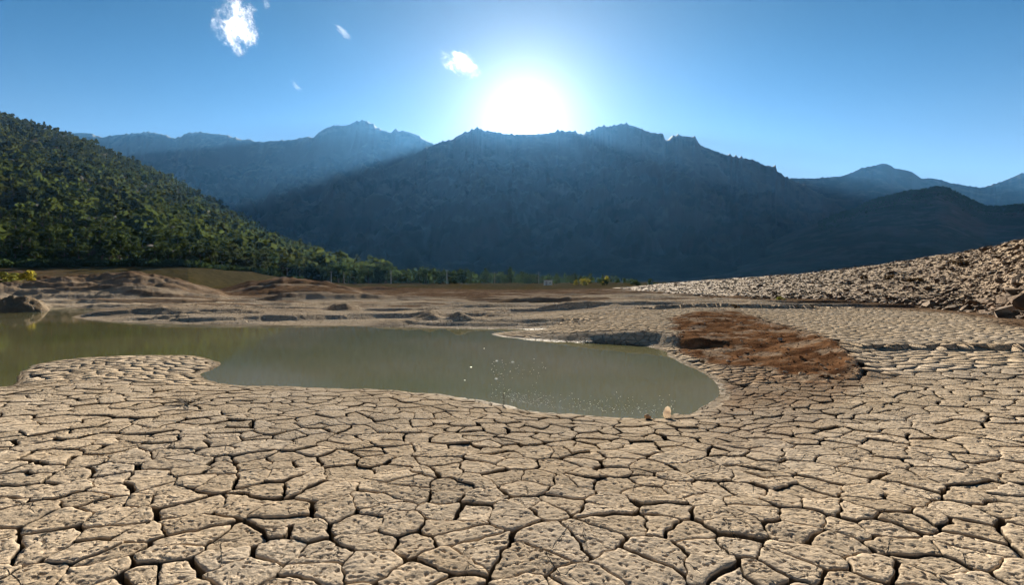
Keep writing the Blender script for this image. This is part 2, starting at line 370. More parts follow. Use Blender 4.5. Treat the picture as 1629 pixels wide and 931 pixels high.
    z += far_l * (.09 * sstep(-.02, .02, scarp) + .08 * sstep(.22, .25, scarp) + .05 * ridged(x * .30, y * 1.1, 16, 4) - .04)
    z += a * (.10 * fbm(x * .22, y * .35, 5, 5) + .03)
    z += sstep(60, 200, y) * (.8 * fbm(x * .03, y * .03, 8, 4) + .35)
    brown = np.maximum(brown, sstep(36, 62, y + 12 * fbm(x * .05, y * .05, 9, 4)) * .92)
    streak = sstep(.12, .30, fbm(x * .045, y * .33, 77, 4)) * sstep(24, 30, y) * sstep(95, 60, y)
    brown = np.maximum(brown * (1 - .75 * streak), sstep(.05, .3, fbm(x * .06, y * .4, 78, 4)) * sstep(24, 32, y) * .75 * (1 - streak))
    brown = np.maximum(brown, mbrown * (.8 + .3 * fbm(x * .12, y * .25, 79, 4)))
    # ledge and flats at the foot of the stones are brown too
    ft = interp(px, RUB_FOOT); brown = np.maximum(brown, sstep(1000, 1150, px) * sstep(-5.5, -1.5, y - ft + 1.5 * fbm(x * .2, y * .2, 12, 3)) * (y > 10) * .9)
    brown = np.maximum(brown, wl * sstep(.02, .10, tl) * sstep(.34, .16, tl) * .35)
    grass = sstep(70, 130, y + 25 * fbm(x * .02, y * .02, 14, 4)) * .85
    # the left shore climbs to the foot of the wooded hill
    y0 = interp(px, HILL_Y0); zb = H - y0 * (interp(px, HILL_B) - HY) / F
    wl2 = sstep(640, 380, px)
    z += wl2 * np.maximum(zb - .6, 0) * sstep(55, 1, y0 - y) * sstep(40, 70, y)
    z = np.where(y < 0, z + .1 * fbm(x * .1, y * .1, 99, 3) * sstep(0, -20, y), z)
    if full: return z, d, red, brown, grass
    return z
def plate_mask(x, y, d, red):
    """1 where the crust has broken into plates."""
    px = pxof(x, y); ft = interp(px, RUB_FOOT)
    m = sstep(.10, .34, d) * (1 - sstep(.25, .5, red)) * sstep(27, 24, y) * sstep(.3, .9, y) * sstep(1.3 * y + 3.2, 1.3 * y + 2.7, np.abs(x))
    m = m * np.where((y > 10) & (px > 1000), sstep(-1.5, -3.5, y - ft), 1)
    wf = sstep(16.5, 19.5, y) * (1 - sstep(840, 1010, px))
    t = y - interp(px, BANK_Y); bank = sstep(830, 870, px) * sstep(1115, 1080, px) * sstep(-.3, -.05, t) * sstep(1.1, .8, t) * (y > 9)
    return m * (1 - wf) * (1 - bank)
def crack_depth(y): return np.interp(y, [0, 4, 9, 16, 26], [.15, .13, .07, .024, .015])

# ------------------------------------------------------------------ the ground: one sheet to the horizon
def build_ground():
    pxs = np.concatenate([np.linspace(-640, -60, 60, endpoint=False), np.arange(-60, 1690, 2.2), np.linspace(1690, 2270, 60)])
    az = np.arctan((pxs - CX) / F)
    back = np.linspace(az[-1], az[0] + 2 * math.pi, 50)[1:-1]
    az = np.concatenate([az, back])
    r = [.0, .5, 1.0, 1.5]
    while r[-1] < 30000:
        v = r[-1]; r.append(v * (1.022 if v < 7 else 1.0085 if v < 34 else 1.012 if v < 110 else 1.03 if v < 600 else 1.12))
    r = np.array(r[1:])
    # in front, rings are lines of equal depth; behind, circles
    R, A = np.meshgrid(r, az, indexing='ij')
    ca = np.cos(A); k = np.where(ca > .35, 1 / np.maximum(ca, .35), 1 / .35 * np.ones_like(ca)); k = np.where(ca > .35, k, 1 / .35)
    X = (np.sin(A) * R * k).ravel(); Yy = (ca * R * k).ravel()
    z, d, red, brown, grass = terrain(X, Yy, True)
    pm = plate_mask(X, Yy, d, red)
    z = np.where((d > .05) & (pm > 0), np.minimum(z, np.maximum(z - crack_depth(Yy) * pm, .012)), z - crack_depth(Yy) * pm)
    z = np.where(np.hypot(X, Yy) > 700, np.minimum(z, 1.0), z)
    wet = sstep(.22, .0, d) * (d < 1) * .8
    floor = sstep(.2, .8, pm)  # where the painted crack shade and damp mud show
    nr, nc = len(r), len(az)
    f = grid_faces(nr, nc)
    i = np.arange(nr * nc).reshape(nr, nc)
    seam = np.stack([i[:-1, -1], i[:-1, 0], i[1:, 0], i[1:, -1]], -1)
    V = np.stack([X, Yy, z], 1)
    cidx = len(V); V = np.vstack([V, [[0, 0, z[:nc].mean()]]])
    cap = np.stack([np.full(nc, cidx), i[0], np.roll(i[0], -1)], 1)[:, [0, 2, 1]]
    app = lambda a, v: np.append(a, v)
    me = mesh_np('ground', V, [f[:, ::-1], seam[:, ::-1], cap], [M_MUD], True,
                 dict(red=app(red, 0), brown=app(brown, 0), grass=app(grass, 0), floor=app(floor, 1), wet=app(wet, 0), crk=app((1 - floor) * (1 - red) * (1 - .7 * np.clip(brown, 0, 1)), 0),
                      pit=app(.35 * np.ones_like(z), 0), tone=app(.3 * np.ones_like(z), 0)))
    g = ob('ground', me); tag(g, kind='structure'); return g
GROUND = build_ground()

# ------------------------------------------------------------------ the water
def build_water():
    n = 60; xs = np.linspace(-75, 60, n); ys = np.linspace(3, 62, n)
    X, Yy = np.meshgrid(xs, ys); V = np.stack([X.ravel(), Yy.ravel(), np.zeros(n * n)], 1)
    w = ob('water', mesh_np('water', V, [grid_faces(n, n)], [M_WATER])); tag(w, kind='structure')
build_water()

# ------------------------------------------------------------------ mud plates
def warp(x, y):
    wx = .045 * noise(x * 3.1, y * 3.1, 201) + .021 * noise(x * 9, y * 9, 203) + .009 * noise(x * 26, y * 26, 205)
    wy = .045 * noise(x * 3.1, y * 3.1, 202) + .021 * noise(x * 9, y * 9, 204) + .009 * noise(x * 26, y * 26, 206)
    return x + wx, y + wy
def pit_depth(x, y):
    """depth of the dimples that pock the crust: one per cell of a jittered lattice, some cells empty, sizes uneven."""
    xw = x + .006 * noise(x * 55, y * 55, 301); yw = y + .006 * noise(x * 55, y * 55, 302)
    D = np.zeros_like(xw); den = .20 + .32 * noise(x * 2.3, y * 2.3, 303)
    for cs, rmin, rmax, keep, sd in ((.040, .008, .0165, .80, 1), (.021, .0045, .008, .5, 2)):
        ix = np.floor(xw / cs).astype(np.int64); iy = np.floor(yw / cs).astype(np.int64)
        for a in (-1, 0, 1):
            for b in (-1, 0, 1):
                jx, jy = ix + a, iy + b
                h1 = _hash(jx, jy, 400 + sd); h2 = _hash(jx, jy, 410 + sd); h3 = _hash(jx, jy, 420 + sd); h4 = _hash(jx, jy, 430 + sd)
                dx = xw - (jx + .1 + .8 * h1) * cs; dy = yw - (jy + .1 + .8 * h2) * cs
                r = rmin + (rmax - rmin) * h3 ** 1.3
                p_ = sstep(1.0, .35, np.hypot(dx, dy * 1.15) / r) * r * 1.2 * (h4 < keep - .12 + den)
                D = np.maximum(D, p_)
    return D
def dense_plate(q, sp, rng):
    """points and triangles of a plate's top: outline, a rounded rim and a fine lattice inside."""
    c0 = q.mean(0); v = c0 - q; L = np.linalg.norm(v, axis=1, keepdims=True)
    rim = q + v / L * np.minimum(.008, L * .3)
    lo, hi = q.min(0), q.max(0); gx, gy = np.meshgrid(np.arange(lo[0], hi[0], sp), np.arange(lo[1], hi[1], sp * .87))
    gx = gx + (np.arange(gx.shape[0]) % 2)[:, None] * sp * .5
    g = np.stack([gx.ravel(), gy.ravel()], 1) + rng.uniform(-.18, .18, (gx.size, 2)) * sp
    ok = np.ones(len(g), bool); ar = np.sum(rim[:, 0] * np.roll(rim[:, 1], -1) - rim[:, 1] * np.roll(rim[:, 0], -1)); sg = 1 if ar > 0 else -1
    for p0, p1 in zip(rim, np.roll(rim, -1, 0)):
        e = p1 - p0; l_ = np.hypot(*e) + 1e-9
        ok &= sg * (e[0] * (g[:, 1] - p0[1]) - e[1] * (g[:, 0] - p0[0])) / l_ > sp * .35
    g = g[ok]; n = len(q); pts = np.vstack([q, rim, g])
    co = [Vector((float(a), float(b))) for a, b in pts]
    ed = [(k, (k + 1) % n) for k in range(n)]
    vo, eo, fo, ov, oe, of = delaunay_2d_cdt(co, ed, [], 1, 1e-7)
    P2 = np.array([(v_.x, v_.y) for v_ in vo]); T = np.array([f for f in fo if len(f) == 3])
    A = P2[T]; s2 = (A[:, 1, 0] - A[:, 0, 0]) * (A[:, 2, 1] - A[:, 0, 1]) - (A[:, 1, 1] - A[:, 0, 1]) * (A[:, 2, 0] - A[:, 0, 0])
    T = np.where((s2 < 0)[:, None], T[:, ::-1], T)
    first = [[-1] for _ in range(n)]; idx = np.full(n, -1)
    for k, o in enumerate(ov):
        for w in o:
            if w < n: idx[w] = k
    dist = np.full(len(P2), 1e9)
    for p0, p1 in zip(q, np.roll(q, -1, 0)):
        e = p1 - p0; t = np.clip(((P2 - p0) @ e) / (e @ e + 1e-12), 0, 1); dist = np.minimum(dist, np.hypot(*(P2 - p0 - t[:, None] * e).T))
    return P2, T, idx, dist
def build_plates():
    pts = []
    def jgrid(sx, sy, drop, keep):
        gx = np.arange(-34, 34, sx); gy = np.arange(.4, 27, sy)
        X, Y = np.meshgrid(gx, gy); X = X + (np.arange(len(gy)) % 2)[:, None] * sx * .5
        X = X + RNG.uniform(-.47, .47, X.shape) * sx; Y = Y + RNG.uniform(-.47, .47, Y.shape) * sy
        X, Y = X.ravel(), Y.ravel(); k = (RNG.random(X.size) > drop) & keep(X, Y); return np.stack([X[k], Y[k]], 1)
    fr = lambda X, Y: np.abs(X) < 1.3 * Y + 3.4
    A = jgrid(.274, .218, .18, fr)
    dA = shore_dist(A[:, 0], A[:, 1]); A = A[dA > -.4]
    small = lambda X, Y: fr(X, Y) & (((pxof(X, Y) > 1110) & (pxof(X, Y) < 1420) & (Y > 6) & (Y < 12)) | ((pxof(X, Y) > 790) & (pxof(X, Y) < 1130) & (Y > 12)))
    B = jgrid(.24, .2, .1, small); dB = shore_dist(B[:, 0], B[:, 1]); B = B[(dB > -.3) & (dB < 2.2)]
    dA = shore_dist(A[:, 0], A[:, 1]); cut = small(A[:, 0], A[:, 1]) & (dA < 2.2)
    pts = np.vstack([A[~cut], B])
    dd = shore_dist(pts[:, 0], pts[:, 1]); pm = plate_mask(pts[:, 0], pts[:, 1], dd, red_mask(pts[:, 0], pts[:, 1]))
    n = len(pts)
    cell = {}
    for i, (x, y) in enumerate(pts): cell.setdefault((int(x // .5), int(y // .5)), []).append(i)
    order = [i for i in range(n) if pm[i] > .2]
    plates = []
    for i in order:
        x, y = pts[i]; cx, cy = int(x // .5), int(y // .5)
        nb = [j for a in range(-2, 3) for b in range(-2, 3) for j in cell.get((cx + a, cy + b), ()) if j != i]
        nb.sort(key=lambda j: (pts[j][0] - x) ** 2 + (pts[j][1] - y) ** 2)
        poly = [(x - .45, y - .45), (x + .45, y - .45), (x + .45, y + .45), (x - .45, y + .45)]
        for j in nb[:22]:
            qx, qy = pts[j]; dx, dy = qx - x, qy - y; L = math.hypot(dx, dy)
            if L < 1e-4: continue
            a, b = min(i, j), max(i, j)
            h = float(_hash(np.int64(a), np.int64(b), 5)); g = float(_hash(np.int64(a), np.int64(b), 9))
            w = .011 + .025 * h ** 1.7 + (.022 if g > .84 else 0)
            w *= np.interp(y, [0, 6, 10, 14, 26], [.95, .9, .5, .36, .4])
            nx, ny = dx / L, dy / L; c = nx * x + ny * y + L / 2 - w / 2
            new = []
            for k in range(len(poly)):
                p0, p1 = poly[k - 1], poly[k]; s0 = nx * p0[0] + ny * p0[1] - c; s1 = nx * p1[0] + ny * p1[1] - c
                if (s0 <= 0) != (s1 <= 0):
                    t = s0 / (s0 - s1); new.append((p0[0] + t * (p1[0] - p0[0]), p0[1] + t * (p1[1] - p0[1])))
                if s1 <= 0: new.append(p1)
            poly = new
            if len(poly) < 3: break
        if len(poly) < 3: continue
        plates.append((i, np.array(poly)))
    out = []
    for i, poly in plates:
        cx, cy = poly.mean(0); e = np.roll(poly, -1, 0) - poly
        area = abs(np.sum(poly[:, 0] * np.roll(poly[:, 1], -1) - poly[:, 1] * np.roll(poly[:, 0], -1))) / 2
        if area < .006: continue
        lod = 0 if cy < 4.6 else 1 if cy < 9 else 2
        # resample the outline with slightly rounded corners
        q = []
        m = len(poly); step = (.028, .055, .11)[lod]
        for k in range(m):
            p0, p1 = poly[k], poly[(k + 1) % m]; L = np.hypot(*(p1 - p0))
            if L < .012: q.append((p0 + p1) / 2); continue
            cut = min(.010, L * .25) / L
            ns = max(1, int(L / step))
            for t in np.linspace(cut, 1 - cut, ns + 1): q.append(p0 + (p1 - p0) * t)
        q = np.array(q)
        out.append((i, q, lod, area, cy, cx))
    # how large each shows in the photograph
    def shown(o):
        i, q, lod, area, cy, cx = o
        ppx = CX + F * cx / max(cy, .3); ppy = HY + (H - .45) * F / max(cy, .3)
        if not (-20 < ppx < 1650 and ppy < 965): return 0
        return area / cy ** 3
    out.sort(key=shown, reverse=True)
    SV, SQ, ST, off = [], [], [], 0
    prep = []; allxy = []
    for rank, (i, q, lod, area, cy, cx) in enumerate(out):
        c0 = q.mean(0)
        if rank < 300 or cy < 4.6:
            P2, T, idx, dist = dense_plate(q, float(np.interp(cy, [2.4, 3.4, 5.5], [.0098, .0135, .022])), RNG)
            if (idx >= 0).all() and len(T) > 10:
                allxy.append(np.vstack([q, q, P2])); prep.append((len(q), 0, c0, T, idx, dist)); continue
        rings = ([1.0, 1.0, -.008, -.022, .72, .40], [1.0, 1.0, -.012, .6], [1.0, 1.0])[lod]
        XY = [q]                                    # bottom
        for rr in rings:
            if rr == 1.0: XY.append(q)
            elif rr < 0:
                v = c0 - q; L = np.linalg.norm(v, axis=1, keepdims=True); XY.append(q + v / L * np.minimum(-rr, L * .4))
            else: XY.append(c0 + (q - c0) * rr)
        XY.append(c0[None]); P2 = np.vstack(XY); allxy.append(P2); prep.append((len(q), len(rings), c0))
    cnt = np.array([len(v) for v in allxy]); beg = np.concatenate([[0], np.cumsum(cnt)])
    A = np.vstack(allxy); WX, WY = warp(A[:, 0], A[:, 1]); TZ, TD, _, TB, _ = terrain(WX, WY, True); TB = np.clip(TB, 0, 1)
    PR = red_tint(WX, WY)
    PD = np.zeros_like(WX); nd = WY < 6.5; PD[nd] = pit_depth(WX[nd], WY[nd])
    GR = np.zeros_like(WX); GR[nd] = fbm(WX[nd] * 45, WY[nd] * 45, 91, 3)
    RN = noise(WX * 20, WY * 20, 77); FN = fbm(WX * 7, WY * 7, 88, 3)
    SAT = dict(red=[], brown=[], floor=[], wet=[], pit=[], tone=[])
    for rank, (i, q, lod, area, cy, cx) in enumerate(out):
        n_, nr, c0 = prep[rank][:3]; sl = slice(beg[rank], beg[rank + 1]); wx = WX[sl]; wy = WY[sl]; rn = RN[sl]
        tilt = RNG.normal(0, .014, 2) * (1 if lod < 2 else .08); lift = RNG.normal(0, .006) * (1 if lod < 2 else .06); dep = float(crack_depth(cy)) + .02
        z = TZ[sl] + lift + (wx - c0[0]) * tilt[0] + (wy - c0[1]) * tilt[1]
        z[:n_] -= dep
        if nr == 0:
            T, idx, dist = prep[rank][3:]
            m_ = 2 * n_; edge = np.clip(dist / .016, 0, 1); z[n_:] += .004 * FN[sl][n_:]; z[n_:m_] -= .019 + .006 * rn[n_:m_]
            z[m_:] += .0016 * GR[sl][m_:] * edge - PD[sl][m_:] * sstep(.0, .9, edge) - .005 * (1 - edge) ** 2 * (1 + .6 * rn[m_:])
            V = np.stack([wx, wy, z], 1); V[:n_, :2] = V[:n_, :2] * .97 + np.array([wx.mean(), wy.mean()]) * .03
            a = np.arange(n_); b = np.roll(a, -1); ar = np.sum(q[:, 0] * np.roll(q[:, 1], -1) - q[:, 1] * np.roll(q[:, 0], -1))
            quads = np.vstack([np.stack([a, b, b + n_, a + n_], 1), np.stack([a + n_, b + n_, idx[b] + m_, idx[a] + m_], 1)]); quads = quads if ar > 0 else quads[:, ::-1]
            nv = len(V); one = np.ones(nv); o0 = V[m_:].mean(0)
            at = dict(brown=TB[sl], red=PR[sl], floor=np.concatenate([one[:n_], .8 * one[:n_], np.zeros(nv - m_)]), wet=sstep(.2, 0, TD[sl]) * .6, pit=one * .0, tone=one * RNG.random())  # floor: crack shade painted onto the damp side walls
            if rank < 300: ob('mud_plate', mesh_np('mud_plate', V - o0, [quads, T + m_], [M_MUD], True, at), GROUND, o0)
            else:
                SV.append(V); SQ.append(quads + off); ST.append(T + m_ + off); off += nv
                for k in SAT: SAT[k].append(at[k])
            continue
        drop = ([.02, .007, .002, 0, 0, 0], [.02, .006, 0, 0], [.014, .002])[lod]
        for k in range(nr):
            w_ = slice((k + 1) * n_, (k + 2) * n_); z[w_] -= drop[k] * (1 + .6 * rn[w_])
        if lod == 0: z[n_:] += .004 * FN[sl][n_:]
        V = np.stack([wx, wy, z], 1)
        V[:n_, :2] = V[:n_, :2] * .97 + np.array([wx.mean(), wy.mean()]) * .03       # the underside leans inwards a little
        a = np.arange(n_); b = np.roll(a, -1)
        quads = np.vstack([np.stack([a + k * n_, b + k * n_, b + (k + 1) * n_, a + (k + 1) * n_], 1) for k in range(nr)])
        tris = np.stack([a + nr * n_, b + nr * n_, np.full(n_, (nr + 1) * n_)], 1)
        area2 = np.sum(q[:, 0] * np.roll(q[:, 1], -1) - q[:, 1] * np.roll(q[:, 0], -1))
        if area2 < 0: quads = quads[:, ::-1]; tris = tris[:, ::-1]
        nv = len(V); one = np.ones(nv)
        at = dict(brown=TB[sl], red=PR[sl], floor=np.concatenate([one[:n_], .8 * one[:n_], np.zeros(nv - 2 * n_)]), wet=sstep(.2, 0, TD[sl]) * .6,  # floor: side walls painted dark, damp mud with crack shade
                  pit=np.concatenate([one[:2 * n_] * .2, one[2 * n_:] * (1.3 + .3 * RNG.random())]), tone=one * RNG.random())
        if rank < 300:
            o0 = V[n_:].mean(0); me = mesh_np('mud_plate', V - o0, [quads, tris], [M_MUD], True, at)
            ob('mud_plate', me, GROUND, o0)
        else:
            SV.append(V); SQ.append(quads + off); ST.append(tris + off); off += nv
            for k in SAT: SAT[k].append(at[k])
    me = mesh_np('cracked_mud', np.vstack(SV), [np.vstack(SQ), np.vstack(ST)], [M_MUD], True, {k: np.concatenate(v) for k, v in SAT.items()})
    o = ob('cracked_mud', me, GROUND); tag(o, kind='stuff')
    print('plates', len(out), 'stuff verts', off)
build_plates()

# ------------------------------------------------------------------ hills and mountains
def relief(name, mat, crest, y1, y0, zb, px0, px1, dpx, nrow, prof, amp, nsc, seed, teeth=0.0, cliff=0.0, back=.55):
    """a range of high ground: foot, face, crest line and the slope behind it; amp = gullies and spurs of the face."""
    pxs = np.arange(px0, px1 + dpx, dpx); u = (pxs - CX) / F
    py = interp(pxs, crest); Y1 = interp(pxs, y1) if isinstance(y1, list) else np.full_like(pxs, y1)
    Y0 = interp(pxs, y0) if isinstance(y0, list) else np.full_like(pxs, y0)
    Zb = H - Y0 * (interp(pxs, zb) - HY) / F if isinstance(zb, list) else np.full_like(pxs, zb)
    Zc = H + Y1 * (HY - py) / F
    Zc = Zc + teeth * (np.abs(fbm(pxs * .11, pxs * 0 + 3, seed + 50, 4)) - .3)
    s = np.concatenate([np.linspace(0, .8, int(nrow * .62), endpoint=False), np.linspace(.8, 1, int(nrow * .38)), 1 + np.linspace(.01, 1, 14) ** 1.3 * .6])
    Sg, U = np.meshgrid(s, u, indexing='ij')
    Yg = Y0 + (Y1 - Y0) * Sg; X = U * Yg
    sf = np.clip(Sg, 0, 1)
    pz = sf ** prof
    if cliff: pz = pz * (1 - cliff) + cliff * sstep(.86, .985, sf + .03 * fbm(X * nsc * 2, Yg * nsc * .5, seed + 9, 4))
    Zg = Zb + (Zc - Zb) * pz
    Zg = np.where(Sg > 1, Zc - (Yg - Y1) * back, Zg)
    env = np.minimum(sstep(0, .15, sf), sstep(1.0, .72, sf)) * (Sg <= 1)
    rg = ridged(X * nsc + .4 * Yg * nsc, Yg * nsc * .6, seed, 5)
    Zg = Zg + amp * env * (rg - .62) * (Zc - Zb) / np.max(Zc - Zb + 1)
    veg_shade = np.clip(sstep(.66, .40, rg + .12 * fbm(X * nsc * 6, Yg * nsc * 3, seed + 21, 4)) * sstep(1.02, .75, sf) + .55 * sstep(.34, .12, sf + .08 * fbm(X * nsc * 2, Yg * nsc * 2, seed + 22, 3)), 0, 1)  # shade of the gullies put into the colour, with a darker scrubby foot
    Zg = Zg + amp * .2 * env * fbm(X * nsc * 5, Yg * nsc * 5, seed + 3, 4)
    nr, nc = Zg.shape
    V = np.stack([X.ravel(), Yg.ravel(), Zg.ravel()], 1)
    V[:nc, 2] -= 3.0
    me = mesh_np(name, V, [grid_faces(nr, nc)], [mat], True, dict(veg_shade=veg_shade.ravel()))
    o = ob(name, me); tag(o, kind='structure')
    return lambda PX, Ss: relief_at(PX, Ss, pxs, s, Yg, Zg)
def relief_at(PX, Ss, pxs, s, Yg, Zg):
    c = np.interp(PX, pxs, np.arange(len(pxs))); r = np.interp(Ss, s, np.arange(len(s)))
    c0 = np.clip(c.astype(int), 0, len(pxs) - 2); r0 = np.clip(r.astype(int), 0, len(s) - 2); fc = c - c0; fr = r - r0
    def bl(G): return (G[r0, c0] * (1 - fc) + G[r0, c0 + 1] * fc) * (1 - fr) + (G[r0 + 1, c0] * (1 - fc) + G[r0 + 1, c0 + 1] * fc) * fr
    Yy = bl(Yg); return (PX - CX) / F * Yy, Yy, bl(Zg)
R_LEFT = [(-700, 190), (-300, 200), (0, 214), (100, 216), (128, 212), (148, 213), (166, 219), (185, 217), (199, 214.5), (240, 211.5), (266, 215), (280, 221), (291, 220), (297, 213.4), (321, 211), (358, 215), (387, 223), (400, 222),
    (409, 226), (424, 227), (428, 225.5), (472, 223), (490, 218), (501, 219.7), (509, 211.5), (524, 204), (538, 201), (558, 199.4), (568, 194), (579, 193), (595, 198.7), (603, 206), (623, 212), (630, 205), (636, 209.7), (643, 208.6),
    (663, 214.5), (678, 224.5), (689, 229), (720, 245), (780, 270), (860, 300)]
R_MAIN = [(260, 446), (300, 430), (400, 372), (470, 338), (540, 303), (600, 275), (660, 246), (692, 230), (699, 227), (719, 223), (738, 211), (762, 205.6), (774, 209), (800, 213), (830, 215), (870, 213), (892, 209), (915, 211), (923, 216), (935, 211), (951, 203), (970, 201),
    (986, 197), (1006, 200.5), (1021, 207), (1037, 212), (1053, 214), (1058, 225), (1065, 219), (1076, 216), (1104, 219), (1112, 231), (1131, 238.6), (1147, 244.5), (1171, 251), (1194, 254), (1218, 264), (1226, 265), (1231, 263), (1234, 272),
    (1249, 282.6), (1280, 296), (1320, 318), (1370, 350), (1430, 395), (1500, 440)]
R_RIGHT = [(1060, 330), (1150, 298), (1220, 287), (1257, 284), (1296, 284), (1334, 281), (1354, 275), (1367, 268), (1389, 264), (1400, 260.5), (1409, 261.6), (1420, 268), (1439, 271.5), (1451, 276), (1464, 285), (1478, 283.6), (1491, 286), (1511, 292), (1533, 295.5),
    (1555, 299), (1566, 297.4), (1593, 288.6), (1610, 281), (1621, 276), (1640, 273), (1720, 262), (1900, 275), (2300, 250)]
R_HILL = [(960, 450), (1080, 442), (1150, 425), (1200, 400), (1254, 371), (1290, 358), (1332, 340), (1356, 332), (1384, 319), (1414, 311), (1439, 305), (1461, 303), (1489, 297), (1505, 300), (1522, 308), (1544, 319), (1566, 329), (1588, 329), (1629, 325), (1800, 315), (2200, 330)]
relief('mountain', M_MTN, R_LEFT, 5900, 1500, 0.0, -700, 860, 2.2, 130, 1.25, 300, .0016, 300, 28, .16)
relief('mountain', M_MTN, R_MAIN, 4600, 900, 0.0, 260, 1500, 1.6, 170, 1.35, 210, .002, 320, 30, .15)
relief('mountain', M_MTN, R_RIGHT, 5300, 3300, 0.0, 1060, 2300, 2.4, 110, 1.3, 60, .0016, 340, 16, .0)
at_rhill = relief('hill', M_HILL_R, R_HILL, 1700, 640, 1.0, 960, 2200, 3.0, 90, 1.2, 16, .004, 360)
at_lhill = relief('hill', M_HILL_L, HILL_CREST, HILL_Y1, HILL_Y0, HILL_B, -900, 640, 4.0, 110, 1.18, 26, .010, 380)

# ------------------------------------------------------------------ trees
def leaf_quads(c, size, nrm, rng):
    """one ragged tuft: a bent four-sided leaf clump at each centre, turned about the given direction."""
    n = len(c); t = np.cross(nrm, rng.normal(size=(n, 3))); t /= np.linalg.norm(t, axis=1, keepdims=True) + 1e-9
    b = np.cross(nrm, t); s = size[:, None]
    j = lambda: rng.uniform(.6, 1.3, (n, 1))
    V = np.stack([c - t * s * j() - b * s * .5 * j(), c + t * s * j() - b * s * .6 * j(), c + t * s * .7 * j() + b * s * j(), c - t * s * .8 * j() + b * s * .8 * j()], 1)
    V += nrm[:, None, :] * (rng.uniform(-.25, .25, (n, 4, 1)) * size[:, None, None])
    return V.reshape(-1, 3), np.arange(n * 4).reshape(n, 4)
def crown_np(kind, nleaf, rng, leaf=.5):
    """tufts gathered into boughs; unit = metres for a tree about 7 m high."""
    if kind == 'pine': zc, rx, rz, nb = 4.1, 2.1, 3.0, 14
    elif kind == 'round': zc, rx, rz, nb = 3.3, 2.6, 2.6, 13
    elif kind == 'cone': zc, rx, rz, nb = 4.0, 1.6, 3.7, 14
    else: zc, rx, rz, nb = .9, 1.3, .95, 10       # shrub
    d = rng.normal(size=(nb, 3)); d /= np.linalg.norm(d, axis=1, keepdims=True)
    rr = rng.uniform(.35, .95, (nb, 1)); bc = d * rr * [rx, rx, rz]
    if kind in ('cone', 'pine'):
        k = (bc[:, 2:3] + rz) / (2 * rz); bc[:, :2] *= (1.25 - (1.0 if kind == 'cone' else .65) * k)
    br = rng.uniform(.42, .75, nb) * rx * .72
    w = rng.integers(0, nb, nleaf); n = rng.normal(size=(nleaf, 3)); n /= np.linalg.norm(n, axis=1, keepdims=True)
    c = bc[w] + n * (br[w] * rng.uniform(.55, 1.05, nleaf))[:, None] * [1, 1, .75]
    c[:, 2] += zc; c[:, 2] = np.maximum(c[:, 2], .12)
    nn = n + [0, 0, .45]; nn /= np.linalg.norm(nn, axis=1, keepdims=True)
    return leaf_quads(c, rng.uniform(.55, 1.15, nleaf) * leaf, nn, rng)
def tube_np(path, radii, n=6):
    path = np.asarray(path, float); V = []
    for k, p_ in enumerate(path):
        t = path[min(k + 1, len(path) - 1)] - path[max(k - 1, 0)]; t = t / (np.linalg.norm(t) + 1e-9)
        a = np.cross(t, [.3, .9, .2]); a /= np.linalg.norm(a); b = np.cross(t, a)
        th = np.linspace(0, 2 * math.pi, n, endpoint=False)
        V.append(p_ + radii[k] * (np.cos(th)[:, None] * a + np.sin(th)[:, None] * b))
    V = np.vstack(V); i = np.arange(n); j = np.roll(i, -1)
    q_ = np.vstack([np.stack([i + k * n, j + k * n, j + (k + 1) * n, i + (k + 1) * n], 1) for k in range(len(path) - 1)])
    return V, q_
def join(parts):
    V, Q, o = [], [], 0
    for v, f in parts: V.append(v); Q.append(f + o); o += len(v)
    return np.vstack(V), np.vstack(Q)
def trunk_np(kind, rng):
    top = 5.2 if kind != 'cone' else 6.6; b = rng.uniform(-.25, .25, 2)
    parts = [tube_np([(0, 0, -.4), (b[0] * .3, b[1] * .3, top * .45), (b[0], b[1], top)], [.2, .13, .04])]
    for k in range(4):
        a = rng.uniform(0, 6.28); z0 = rng.uniform(1.8, 3.8)
        parts.append(tube_np([(b[0] * .3, b[1] * .3, z0), (math.cos(a) * .8, math.sin(a) * .8, z0 + .5), (math.cos(a) * 1.5, math.sin(a) * 1.5, z0 + 1.1)], [.07, .05, .02], 4))
    return join(parts)
rngT = np.random.default_rng(11)
PROTO = {}
for kind, mat in (('pine', M_PINE), ('round', M_PINE), ('cone', M_PINE), ('round_dark', M_DARK), ('cone_dark', M_DARK)):
    k0 = kind.replace('_dark', ''); PROTO[kind] = []
    for v in range(3):
        cv, cf = crown_np(k0, 230, rngT, .42); tv, tf = trunk_np(k0, rngT)
        PROTO[kind].append((mesh_np('crown', cv, [cf], [mat], True), mesh_np('trunk', tv, [tf], [M_BARK], True)))
LOW = {k: [crown_np(k, 44, rngT, .85) for _ in range(5)] for k in ('pine', 'round', 'cone')}

def place_tree(name, kind, loc, sc, label, cat, group, parts=True):
    cm, tm = random.choice(PROTO[kind]); e = empty(name, loc, random.uniform(0, 6.28)); e.scale = (sc * random.uniform(.85, 1.15),) * 2 + (sc,)
    c = ob('crown', cm, e); t = ob('trunk', tm, e); tag(e, label, cat, group); return e
def tree_stuff(name, items, mat):
    V, Q, o = [], [], 0
    for kind, (x, y, z), sc, rz in items:
        v, f = random.choice(LOW[kind]); c, s_ = math.cos(rz), math.sin(rz)
        w = np.stack([(v[:, 0] * c - v[:, 1] * s_) * sc + x, (v[:, 0] * s_ + v[:, 1] * c) * sc + y, v[:, 2] * sc + z], 1)
        V.append(w); Q.append(f + o); o += len(v)
    me = mesh_np(name, np.vstack(V), [np.vstack(Q)], [mat], True); tag(ob(name, me), kind='stuff')

